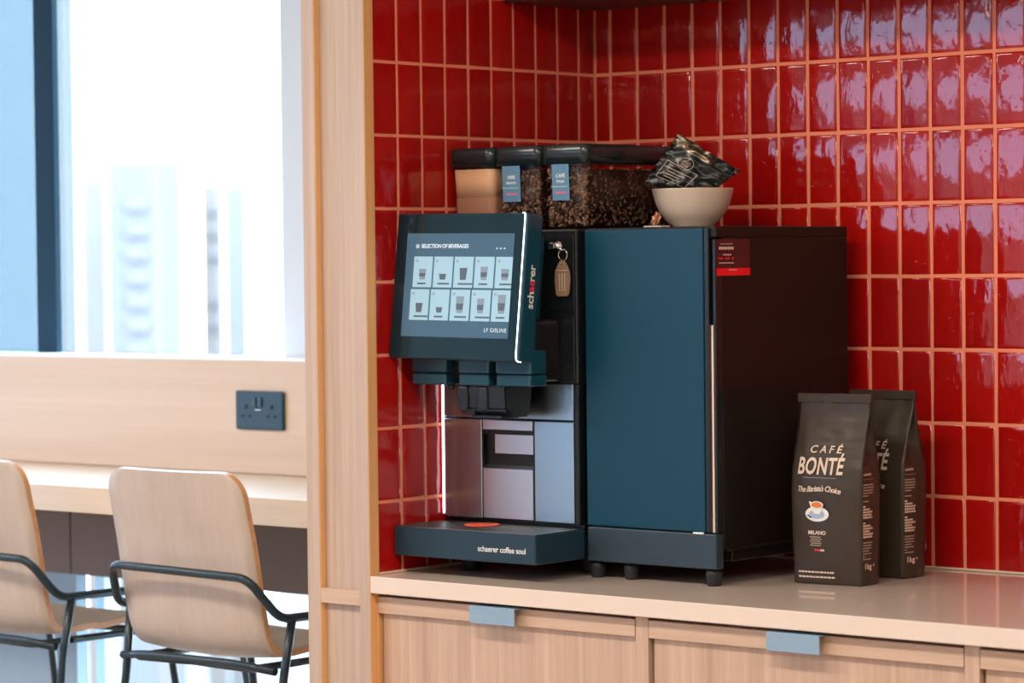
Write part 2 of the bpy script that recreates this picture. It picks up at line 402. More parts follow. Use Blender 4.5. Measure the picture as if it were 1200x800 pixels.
# ------------------------------------------------------------------ kitchen run
bm = B(); box(bm, (.002, -.674, -.031), (2.7, -.004, 0), .0015, 2)
tag(obj('worktop', bm, M['quartz'], None, loc=(1.35, -.34, -.031)), 'cream quartz worktop running along the red tiled wall', 'worktop')
units = [(-.004, .617), (.617, 1.257), (1.257, 1.897)]
labs = ['oak base cabinet at the left end, under the coffee machine', 'oak base cabinet in the middle, under the coffee bags', 'oak base cabinet cut off by the right edge of the picture', 'oak base cabinet farthest right along the worktop']
for i, (a, b) in enumerate(units[:3]):
    t = thing('base_cabinet', labs[i], 'cabinet', ((a+b)/2, -.33, ZF+.1), 'oak base cabinets')
    bm = B(); box(bm, (a+.001, -.63, ZF+.1), (b-.001, -.02, -.0365)); obj('carcass', bm, M['cab'], t)
    sl = .007 if i == 0 else .0; sr = .027
    bm = B(); box(bm, (b-sr, -.655, ZF+.1), (b-.0005, -.63, -.0325), .0006, 1); obj('stile', bm, M['cab'], t)
    if i == 0: bm = B(); box(bm, (a+.0005, -.655, ZF+.1), (a+sl, -.63, -.0325), .0006, 1); obj('stile', bm, M['edge_oak'], t)
    da, db = a+sl+.001, b-sr-.001
    bm = B(); box(bm, (da+.004, -.646, ZF+.1), (db-.002, -.631, -.060), .0006, 1)
    d = obj('door', bm, M['cab'], t)
    bm = B(); box(bm, (da, -.656, -.0685), (db, -.631, -.0385), .0008, 1); obj('top_rail', bm, M['wood_h'], d)
    hx = {0: .239, 1: .872, 2: 1.51}[i]
    bm = B()
    box(bm, (hx, -.675, -.0385), (hx+.103, -.640, -.0365)); box(bm, (hx, -.6765, -.0675), (hx+.103, -.6735, -.0365), .0008, 1)
    h = obj('handle', bm, M['handle'], d); h['label'] = 'blue-grey folded metal pull'
bm = B(); box(bm, (-.004, -.60, ZF), (1.878, -.58, ZF+.1)); tag(obj('plinth', bm, M['black_matt']), 'dark recessed plinth under the oak base cabinets', 'plinth')
# overhead cabinet
ux = [(0.003, .90), (.90, 1.80), (1.80, 2.70)]
dark = pm('dark_maroon_laminate', (.10, .035, .032), .45)  # maroon comes from the red tile reflection put into the cabinet colour
for i, (a, b) in enumerate(ux):
    t = thing('wall_cabinet', ['dark overhead cabinet tucked into the tiled corner', 'dark overhead cabinet over the coffee bags', 'dark overhead cabinet at the far right'][i], 'cabinet', ((a+b)/2, -.15, 1.056), 'overhead cabinets')
    bm = B(); box(bm, (a, -.275, 1.056), (b-.001, -.003, ZC-.01), .001, 1); obj('carcass', bm, dark, t)
    for k in range(2):
        m_ = a+(b-a)/2
        bm = B(); box(bm, ((a, m_)[k]+.0015, -.292, 1.060), ((m_, b)[k]-.0015, -.276, ZC-.012), .001, 1); obj('door', bm, dark, t)

# ------------------------------------------------------------------ milk cooler
FX0, FX1, FY0, FY1, FZ0, FZ1 = .341, .6266, -.470, -.056, .029, .6225
cooler = thing('milk_cooler', 'tall black milk cooler beside the coffee machine with bowl on top', 'appliance', ((FX0+FX1)/2, -.27, 0))
bm = B()
box(bm, (FX0+.002, FY0+.022, .064), (FX1-.0004, FY1, .603), .002, 2)
box(bm, (FX0, FY0+.006, .603), (FX1, FY1, FZ1), .002, 2)                      # lid slab
box(bm, (FX0+.004, FY0+.05, .040), (FX1-.003, FY1+.01, .062), .002, 1)        # base skirt
box(bm, (FX0+.002, FY0+.03, .0600), (FX1+.001, FY1, .0645), .0008, 1)
body_mat = pm('warm_black_shell', (.012, .009, .007), .34, bscale=30, spec=.25)
obj('body', bm, body_mat, cooler)
bm = B(); box(bm, (FX0+.001, FY0, .0935), (FX1-.0245, FY0+.020, .6195), .0025, 2); obj('door', bm, M['petrol'], cooler)
bm = B(); box(bm, (FX1-.023, FY0+.001, .0935), (FX1-.0135, FY0+.020, .6195), .001, 1); box(bm, (FX1-.0065, FY0+.003, .0925), (FX1, FY0+.022, .60), .001, 1)
obj('edge_profile', bm, M['black'], cooler)
bm = B(); box(bm, (FX1-.013, FY0+.007, .0935), (FX1-.007, FY0+.010, .452)); o = obj('grip_strip', bm, pm('bare_aluminium', (.95, .72, .58), .45, metal=0), cooler); o['label'] = 'pale aluminium grip strip'  # pale strip painted in where the gap reflects warm light
bm = B(); box(bm, (FX0+.001, FY0, .0300), (FX1-.001, FY0+.022, .0915), .0025, 2); obj('lower_panel', bm, pm('slate_panel', (.026, .046, .062), .42, spec=.35), cooler)  # black panel, reflected blue put into its colour
bm = B(); box(bm, (FX1-.050, FY0-.0008, .0905), (FX1-.028, FY0+.001, .0935)); obj('badge', bm, M['white'], cooler)
for (x, y) in ((.352, -.452), (.425, -.448), (.607, -.452), (.36, -.10), (.607, -.10)):
    bm = B(); lathe(bm, [(0, 0), (.0115, 0), (.012, .003), (.0145, .020), (.0145, .026), (.009, .027), (.009, .042), (0, .042)], 20, (x, y, 0)); obj('foot', bm, M['black_matt'], cooler)
fs = plane_fn((FX1+.0006, -.4655, .537), (0, 1, 0), (0, 0, 1))
bm = B(); put_rect(bm, 0, .012, .1, .063, fs); st = obj('sticker', bm, pm('maroon_sticker', (.07, .012, .016), .4), cooler); st['label'] = 'maroon information sticker with red band'
fs2 = plane_fn((FX1+.0012, -.4655, .537), (0, 1, 0), (0, 0, 1))
bm = B(); put_rect(bm, 0, 0, .1, .013, fs2, 0)
put_rect(bm, .036, .0092, .060, .0105, plane_fn((FX1+.0016, -.4655, .537), (0, 1, 0), (0, 0, 1)), 1)
for (x0, x1, y, h, m) in ((.012, .05, .054, .0012, 1), (.008, .052, .045, .005, 1), (.02, .044, .035, .0022, 1), (.008, .052, .028, .0035, 2), (.008, .052, .021, .0018, 1)):
    n = 7
    for k in range(n):
        if k % 3 == 2 and m != 1: continue
        put_rect(bm, x0+(x1-x0)*k/n, y, x0+(x1-x0)*(k+.8)/n, y+h, fs2, m)
obj('sticker_print', bm, [pm('bright_red_band', (.85, .01, .02), .4), M['print'], M['red']], st)

# ------------------------------------------------------------------ coffee machine
MX0, MX1, MY = .004, .326, -.470
cm = thing('coffee_machine', 'black bean-to-cup coffee machine with touch screen on the worktop', 'coffee machine', (.17, -.30, 0))
bm = B()
box(bm, (MX0, MY+.012, .036), (MX1, -.08, .6225), .004, 2)
box(bm, (MX0, MY-.001, .345), (MX1, MY+.02, .6225), .004, 2)           # upper front
box(bm, (MX1-.010, MY-.002, .092), (MX1, MY+.02, .345), .002, 1)       # right edge post
box(bm, (MX0, MY-.001, .092), (MX0+.003, MY+.02, .345), .001, 1)
obj('housing', bm, M['black'], cm)
bm = B(); box(bm, (.205, MY-.0025, .352), (.318, MY, .468), .002, 1); box(bm, (.262, MY-.0028, .475), (.319, MY, .612), .001, 1); obj('service_panel', bm, M['black'], cm)
# steel front
bm = B()
box(bm, (.008, MY-.004, .2795), (.3155, MY+.010, .345), .0012, 1)
box(bm, (.008, MY-.004, .0945), (.0995, MY+.010, .2765), .0012, 1)
box(bm, (.2250, MY-.004, .0945), (.3155, MY+.010, .2765), .0012, 1)
obj('front_panel', bm, M['steel'], cm)['label'] = 'brushed steel front panel'
bm = B()
box(bm, (.1035, MY-.005, .2580), (.2210, MY+.010, .2765), .001, 1)
box(bm, (.1035, MY-.005, .0960), (.2210, MY+.004, .1880), .001, 1)
# slope + recess back
def prism(bm, prof, x0, x1):
    a = [bm.verts.new((x0, y, z)) for y, z in prof]; b = [bm.verts.new((x1, y, z)) for y, z in prof]
    n = len(prof)
    for i in range(n): bm.faces.new((a[i], a[(i+1) % n], b[(i+1) % n], b[i]))
    bm.faces.new(a); bm.faces.new(b[::-1])
prism(bm, [(MY-.005, .188), (MY+.020, .2000), (MY+.022, .188)], .1035, .2210)
box(bm, (.1275, MY+.0005, .2150), (.2210, MY+.004, .2505), .001, 1)
obj('grounds_container', bm, pm('satin_steel', (.60, .66, .70), .33, metal=1, bscale=3), cm)
bm = B(); box(bm, (.1000, MY-.003, .0945), (.1030, MY+.030, .278)); box(bm, (.2215, MY-.003, .0945), (.2245, MY+.030, .278)); box(bm, (.1, MY-.002, .250), (.2245, MY+.03, .257))
box(bm, (.1035, MY+.006, .19), (.2210, MY+.0105, .252)); obj('shadow_gap_frame', bm, M['black'], cm)
bm = B(); box(bm, (MX0+.0010, MY-.006, .100), (MX0+.0040, MY-.002, .612), .0006, 1); obj('light_strip', bm, M['led'], cm)['label'] = 'lit white light strip'
# drip tray
bm = B(); box(bm, (.004, -.610, .033), (.3365, -.470, .0855), .002, 1)
box(bm, (.020, -.48, .040), (.3300, -.2, .07), .002, 1)
tray = obj('drip_tray', bm, pm('slate_tray', (.012, .034, .052), .4, spec=.35), cm)  # navy of the reflected daylight put into the black tray
bm = B(); box(bm, (.006, -.608, .0855), (.3345, -.472, .0868))
for k in range(22): box(bm, (.016+k*.0142, -.60, .0868), (.020+k*.0142, -.482, .0874))
obj('drip_grid', bm, M['steel_dark'], tray)
bm = B(); lathe(bm, [(0, .0872), (.033, .0872), (.033, .0888), (.0325, .0892), (0, .0892)], 40, (.137, -.518, 0)); o = obj('cup_marker', bm, pm('orange_red_disc', (.85, .09, .04), .4), tray); o['label'] = 'orange-red round cup marker'
bm = B(); f_ = plane_fn((.260, -.6108, .0560), (1, 0, 0), (0, 0, 1)); put_text(bm, 'schaerer coffee soul', .0145, f_, space=.95, bold=.0001); obj('lettering', bm, M['white'], tray)
for (x, y) in ((.083, -.485), (.295, -.400), (.03, -.12), (.30, -.12)):
    bm = B(); lathe(bm, [(0, 0), (.014, 0), (.015, .004), (.021, .026), (.021, .036), (0, .036)], 20, (x, y, 0)); obj('foot', bm, M['black_matt'], cm)
# dispensing head
bm = B(); box(bm, (.030, -.556, .362), (.290, MY, .462), .014, 4); box(bm, (.05, -.553, .350), (.288, MY, .40), .004, 1)
head = obj('dispensing_head', bm, pm('brown_black_gloss', (.014, .012, .011), .25, spec=.5), cm)
def spout(x0, x1):
    b = B()
    box(b, (x0, -.578, .3655), (x1, -.532, .408), .004, 3); box(b, (x0+.001, -.5775, .3435), (x1-.001, -.530, .3645), .004, 3)
    return b
for x0, x1 in ((.022, .106), (.134, .207), (.222, .304)): obj('outlet_cover', spout(x0, x1), M['petrol_gloss'], head)
bm = B(); prism(bm, [(-.568, .3445), (-.566, .300), (-.550, .288), (-.500, .286), (-.490, .3445)], .122, .238); bmesh.ops.bevel(bm, geom=bm.edges[:], offset=.004, segments=2, affect='EDGES')
box(bm, (.126, -.571, .300), (.150, -.56, .342), .003, 2); box(bm, (.172, -.571, .300), (.196, -.56, .342), .003, 2)
box(bm, (.150, -.560, .284), (.22, -.51, .290), .001, 1)
obj('coffee_spout', bm, M['black'], head)
bm = B(); lathe(bm, [(0, .3345), (.006, .3345), (.008, .345), (0, .345)], 16, (.095, -.55, 0)); obj('water_nozzle', bm, M['black'], head)
# screen housing, tilted
SZ0, SZ1, SX0, SX1 = .391, .653, .003, .3075
yb, yt = -.616, -.587
Wd, Hd = SX1-SX0, math.hypot(SZ1-SZ0, yb-yt)
ang = math.atan2(yt-yb, SZ1-SZ0)
ctr = Vector(((SX0+SX1)/2, (yb+yt)/2, (SZ0+SZ1)/2))
rot = Matrix.Rotation(-ang, 4, 'X'); roll = Matrix.Rotation(.012, 4, 'Y')
SM = Matrix.Translation(ctr) @ roll @ rot
def scr(x, z, d=0): return SM @ Vector((x, -d, z))      # x, z in the screen plane, d = out of it
bm = B(); b2 = bmesh.new(); box(b2, (-Wd/2, .001, -Hd/2), (Wd/2, .046, Hd/2), .005, 3); merge(bm, b2, SM)
b2 = bmesh.new(); box(b2, (-Wd/2+.04, .046, -Hd/2+.03), (Wd/2-.04, .105, Hd/2-.03), .006, 2); merge(bm, b2, SM)
screen = obj('screen_housing', bm, M['petrol_gloss'], cm)
bm = B(); b2 = bmesh.new(); box(b2, (-Wd/2+.0015, -.0022, -Hd/2+.002), (Wd/2-.005, .0012, Hd/2-.002), .0012, 2); merge(bm, b2, SM)
b3 = None
obj('front_glass', bm, pm('dark_screen_glass', (.004, .024, .034), .06, spec=.5, bscale=3), screen)
bm = B(); tube(bm, [scr(Wd/2-.010, Hd/2-.0005, .0010), scr(Wd/2-.005, Hd/2-.0005, .0015), scr(Wd/2-.0035, Hd/2-.012, .0022), scr(Wd/2-.0035, -Hd/2+.012, .0022), scr(Wd/2-.002, -Hd/2+.001, .0015), scr(Wd/2+.006, -Hd/2+.0, -.002)], .0010, 8, rad=.006); obj('light_edge', bm, M['led'], screen)['label'] = 'lit white edge line'
dx0, dx1, dz0, dz1 = -Wd/2+.028, Wd/2-.024, -Hd/2+.040, Hd/2-.037
sm_, sn, sl_, sp = nt('lit_screen')
sp.inputs['Base Color'].default_value = (.01, .02, .03, 1); sp.inputs['Roughness'].default_value = .1
sp.inputs['Emission Color'].default_value = (.075, .150, .215, 1); sp.inputs['Emission Strength'].default_value = .85
bm = B(); put_rect(bm, dx0, dz0, dx1, dz1, lambda x, z: scr(x, z, .0030)); disp = obj('display', bm, sm_, screen); disp['label'] = 'lit beverage menu display'
bl2 = B(); tube(bl2, [scr(-Wd/2-.0003, Hd/2-.012, -.010), scr(-Wd/2-.0003, -Hd/2+.012, -.010)], .0010, 8); obj('light_edge', bl2, M['led'], screen)
card = pm('lit_menu_card', (.1, .2, .25), .2, emis=(.37, .51, .58), es=.84)
cupd = pm('lit_cup_icon', (.05, .05, .06), .3, emis=(.05, .08, .10), es=.9); cupm = pm('lit_pale_cup_icon', (.1, .1, .1), .3, emis=(.16, .23, .29), es=.9)
wht = pm('lit_menu_text', (.2, .2, .2), .3, emis=(.75, .85, .95), es=.9)
dw, dh = dx1-dx0, dz1-dz0
def D_(u, v, d=.0034): return scr(dx0+dw*u, dz1-dh*v, d)
styles = [(.40, 'm', 1), (.22, 'd', 1), (.45, 'd', 1.05), (.50, 'm', 1), (.42, 'm', 1.1), (.35, 'd', 1), (.2, 'd', .9), (.62, 'm', 1.1), (.55, 'p', 1), (.7, 'm', 1.1)]
for r in range(2):
    for c in range(5):
        u0 = .080+c*.192; u1 = min(u0+.178, 1.0); v0 = .225+r*.317; v1 = v0+.298
        u0 -= r*.012; u1 -= r*.012*(c < 4)
        bm = B(); put_rect(bm, u0, v0, u1, v1, lambda x, y: D_(x, y)); cd = obj('menu_card', bm, card, disp)
        hgt, stl, ww = styles[r*5+c]; cx = (u0+min(u0+.178, 1.0))/2 if c < 4 else u0+.09
        bm = B(); vb = v1-.075; vt = vb-.19*hgt*1.35; hw = .034*ww
        put_poly(bm, [(max(cx-hw*.75, u0), vb), (min(cx+hw*.75, u1), vb), (min(cx+hw, u1), vt), (cx-hw, vt)], lambda x, y: D_(x, y, .0038), 0 if stl == 'd' else 1)
        if stl != 'd': put_poly(bm, [(cx-hw*.8, vb-.03), (min(cx+hw*.8, u1), vb-.03), (min(cx+hw*.9, u1), (vb+vt)/2-.01), (cx-hw*.9, (vb+vt)/2-.01)], lambda x, y: D_(x, y, .0042), 0)
        bc = B(); put_rect(bc, u0+.045, v1-.045, min(u0+.045+.08+.03*((r*5+c) % 3), u1), v1-.028, lambda x, y: D_(x, y, .0038), 0)
        obj('card_caption', bc, [cupd, cupm], disp)
        bq = B()
        for q in (0, 1):
            put_rect(bq, u0+.018+q*.014, v0+.028, u0+.026+q*.014, v0+.055, lambda x, y: D_(x, y, .0038), 1)
        obj('card_number', bq, [cupd, cupm], disp)
        obj('cup_icon', bm, [cupd, cupm], disp)
bm = B()
put_text(bm, 'SELECTION OF BEVERAGES', .0098, lambda x, y: D_(.14, .125)+(SM.to_3x3() @ Vector((x, 0, y)))*1.0, align='LEFT', bold=.0002, space=.94)
obj('menu_title', bm, [wht, card], disp); bm = B()
put_text(bm, 'LF GISLINE', .0100, lambda x, y: D_(.985, .925)+(SM.to_3x3() @ Vector((x, 0, y))), align='RIGHT', space=1.12)
obj('menu_footer', bm, [wht, card], disp); bm = B()
for k in range(3): put_rect(bm, .84+k*.035, .138, .855+k*.035, .150, lambda x, y: D_(x, y))
obj('menu_dots', bm, [wht, card], disp); bm = B()
a0 = [(.105+.018*math.cos(t), .125+.022*math.sin(t)) for t in [2*PI*i/14 for i in range(14)]]
put_poly(bm, a0, lambda x, y: D_(x, y), 1)
obj('menu_emblem', bm, [wht, card], disp)
# sensor window above and logo on the side of the housing
sidef = lambda x, y: SM @ Vector((Wd/2+.0006, .0235-y, x))   # reads upward
bm = B()
for ch, off, mt in (('sch', -.0240, 0), ('ae', .0012, 1), ('rer', .0232, 0)):
    put_text(bm, ch, .0240, lambda x, y, off=off: sidef(x+off+.003, y), mt, bold=.0005, space=.98)
obj('side_logo', bm, [M['white'], pm('logo_red', (.85, .02, .05), .5)], screen)
bm = B(); lathe(bm, [(0, 0), (.009, 0), (.009, .004), (.006, .005), (.006, .012), (0, .012)], 20); bmesh.ops.rotate(bm, cent=(0, 0, 0), matrix=Matrix.Rotation(PI/2, 3, 'X'), verts=bm.verts)
bmesh.ops.translate(bm, vec=(.284, MY, .592), verts=bm.verts); obj('key_lock', bm, M['chrome'], cm)
# bean hoppers
def rrect(x0, x1, y0, y1, r, n=6):
    pts = []
    for cx, cy, a in ((x1-r, y0+r, -PI/2), (x1-r, y1-r, 0), (x0+r, y1-r, PI/2), (x0+r, y0+r, PI)):
        for k in range(n+1): t = a+PI/2*k/n; pts.append((cx+r*math.cos(t), cy+r*math.sin(t)))
    return pts
def slab(bm, loops, mat=0, cap0=True, cap1=True):
    rs = [[bm.verts.new((x, y, z)) for x, y in l] for l, z in loops]; n = len(rs[0])
    for a, b in zip(rs, rs[1:]):
        for i in range(n):
            f = bm.faces.new((a[i], a[(i+1) % n], b[(i+1) % n], b[i])); f.smooth = True; f.material_index = mat
    if cap0: bm.faces.new(rs[0][::-1]).material_index = mat
    if cap1: bm.faces.new(rs[-1]).material_index = mat
beans_m, bn, bl, bpn = nt('roasted_beans')
oi = bn.new('ShaderNodeAttribute'); oi.attribute_name = 'bean'
br = bn.new('ShaderNodeValToRGB'); br.color_ramp.elements[0].color = (.022, .010, .006, 1); br.color_ramp.elements[1].color = (.30, .16, .09, 1)
bl.new(oi.outputs['Fac'], br.inputs[0]); bl.new(br.outputs[0], bpn.inputs['Base Color']); bpn.inputs['Roughness'].default_value = .35
powder = pm('tan_powder', (.88, .52, .30), .9, bump=.2, bscale=60); powder2 = pm('brown_powder', (.48, .24, .15), .9, bump=.3)
label_m = pm('blue_label', (.10, .24, .36), .4)
def add_bean(bm, lay, p, rx, seed):
    t = random.Random(seed); q = Matrix.Rotation(t.uniform(0, 6.28), 3, 'Z') @ Matrix.Rotation(t.uniform(0, 6.28), 3, 'X')
    b2 = []
    n1, n2 = 6, 3
    top = bm.verts.new(Vector(p)+q @ Vector((0, 0, rx))); bot = bm.verts.new(Vector(p)+q @ Vector((0, 0, -rx)))
    rings = []
    for i in range(1, n2+1):
        a = PI*i/(n2+1)
        rings.append([bm.verts.new(Vector(p)+q @ Vector((rx*.72*math.sin(a)*math.cos(2*PI*k/n1), rx*.55*math.sin(a)*math.sin(2*PI*k/n1), rx*math.cos(a)))) for k in range(n1)])
    fs = []
    for k in range(n1):
        fs.append(bm.faces.new((top, rings[0][k], rings[0][(k+1) % n1]))); fs.append(bm.faces.new((bot, rings[-1][(k+1) % n1], rings[-1][k])))
        for a, b in zip(rings, rings[1:]): fs.append(bm.faces.new((a[k], b[k], b[(k+1) % n1], a[(k+1) % n1])))
    v = t.random()**1.6
    for f in fs: f[lay] = v; f.smooth = True
def hopper(x0, x1, y0, y1, kind):
    zb, zl, zt = .6235, .739, .7745
    # bottom slightly narrower than the top
    bm = B(); slab(bm, [(rrect(x0+.007, x1-.005, y0+.006, y1, .016), zb), (rrect(x0+.002, x1-.002, y0+.002, y1, .018), zl+.002)], cap1=False)
    h = obj('hopper', bm, M['clear'], cm)
    bm = B(); slab(bm, [(rrect(x0, x1, y0, y1+.002, .016), zl), (rrect(x0, x1, y0, y1+.002, .017), zt-.003), (rrect(x0+.003, x1-.003, y0+.003, y1-.001, .015), zt)])
    obj('lid', bm, M['petrol_gloss'] if False else pm('hopper_lid', (.012, .022, .026), .2, spec=.6), h)
    if kind == 'powder':
        bm = B()
        slab(bm, [(rrect(x0+.009, x1-.007, y0+.009, y1-.004, .014), zb+.001), (rrect(x0+.008, x1-.006, y0+.008, y1-.004, .014), zb+.061)], 1)
        slab(bm, [(rrect(x0+.008, x1-.006, y0+.008, y1-.004, .014), zb+.0612), (rrect(x0+.006, x1-.005, y0+.006, y1-.004, .014), zb+.112)], 0)
        o = obj('powder_fill', bm, [powder, powder2], h); o['label'] = 'tan drink powder'; o['kind'] = 'stuff'
    else:
        bm = B(); lay = bm.faces.layers.float.new('bean')
        slab(bm, [(rrect(x0+.012, x1-.010, y0+.011, y1-.006, .014), zb+.001), (rrect(x0+.009, x1-.008, y0+.009, y1-.006, .014), zb+.106)])
        rr = random.Random(int(x0*1000)); n = 0
        per = [(x0+.010, x1-.010)]
        for k in range(520):
            add_bean(bm, lay, (rr.uniform(x0+.011, x1-.009), y0+.0105+rr.uniform(0, .004), zb+.005+rr.random()*.102), .0052, rr.random())
        if kind == 'beans_side' or True:
            L = y1-y0
            for k in range(int(L/.0000001) if False else int(4200*L)):
                add_bean(bm, lay, (x1-.0105-rr.uniform(0, .004), rr.uniform(y0+.011, y1-.008), zb+.005+rr.random()*.102), .0052, rr.random())
        o = obj('bean_fill', bm, beans_m, h); o['label'] = 'dark roasted coffee beans'; o['kind'] = 'stuff'
        fb = plane_fn((x0+.043, y0+.0012, .700), (1, 0, 0), (0, -.0045/.112, 1))
        bm = B(); ls_ = .010 if x0 < .2 else .017; put_rect(bm, -.032+ls_, -.026, .014+ls_*.6, .039, fb); lb = obj('blue_label', bm, label_m, h); lb['label'] = 'blue bean label'
        fb = plane_fn((x0+.034+ls_*.8, y0+.0004, .706), (1, 0, 0), (0, -.0045/.112, 1))
        bm = B(); put_text(bm, '100%' if x0 < .2 else 'CAFÉ', .009, lambda x, y: fb(x, y+.012), bold=.0002); put_text(bm, 'MILANO' if x0 < .2 else 'ITALIA', .0062, lambda x, y: fb(x, y+.002), bold=.0002)
        put_rect(bm, -.022, -.0075, .016, -.0067, fb)
        for k in range(5): put_rect(bm, -.011+k*.005, -.020, -.0072+k*.005, -.016, fb, 1)
        obj('label_print', bm, [M['white'], pm('pink_print', (.8, .15, .25), .5)], lb)
hopper(.003, .112, -.450, -.24, 'powder')
hopper(.115, .224, -.450, -.24, 'beans')
hopper(.227, .334, -.453, -.185, 'beans')

# key fob hanging from the lock
fobm = pm('smoky_tag', (.30, .20, .135), .2, spec=.6)
fob = thing('key_fob', 'tan plastic key tag hanging from the coffee machine lock', 'key fob', (.299, MY-.012, .507))
bm = B(); b2 = bmesh.new()
prof = [(-.011, -.033), (.011, -.033), (.0145, -.029), (.0175, -.005), (.0165, .010), (.011, .022), (.004, .031), (-.004, .031), (-.011, .022), (-.0165, .010), (-.0175, -.005), (-.0145, -.029)]
a = [b2.verts.new((x, -.002, z)) for x, z in prof]; c = [b2.verts.new((x, .002, z)) for x, z in prof]
for i in range(len(prof)): b2.faces.new((a[i], a[(i+1) % 12], c[(i+1) % 12], c[i]))
b2.faces.new(a); b2.faces.new(c[::-1]); bmesh.ops.bevel(b2, geom=b2.edges[:], offset=.0008, segments=2, affect='EDGES')
merge(bm, b2, Matrix.Translation((.301, MY-.012, .535))); obj('tag', bm, fobm, fob)
bm = B(); ff = plane_fn((.301, MY-.0145, .532), (1, 0, 0), (0, 0, 1))
put_rect(bm, -.015, .016, .015, .0168, ff)
for k in range(3):
    x = -.006+k*.006
    for j in range(7): put_rect(bm, x, -.020+j*.0045, x+.0018, -.0168+j*.0045, ff)
obj('tag_print', bm, M['print'], fob)
bm = B(); tube(bm, [(.302+.010*math.cos(t), MY-.012, 0.576+.010*math.sin(t)) for t in [2*PI*i/24 for i in range(24)]], .0011, 8, closed=True); tube(bm, [(.3015+.0045*math.cos(t), MY-.012+.002*math.sin(t), .5635+.005*math.sin(t)) for t in [2*PI*i/16 for i in range(16)]], .0009, 6, closed=True); obj('split_ring', bm, M['chrome'], fob)
bm = B(); tube(bm, [(.284, MY-.012, .592), (.284, MY-.020, .592), (.290, MY-.020, .590), (.302, MY-.016, .586), (.303, MY-.012, .583)], .0018, 8, rad=.003); box(bm, (.278, MY-.024, .5865), (.290, MY-.019, .5985), .002, 2); obj('key', bm, M['chrome'], fob)

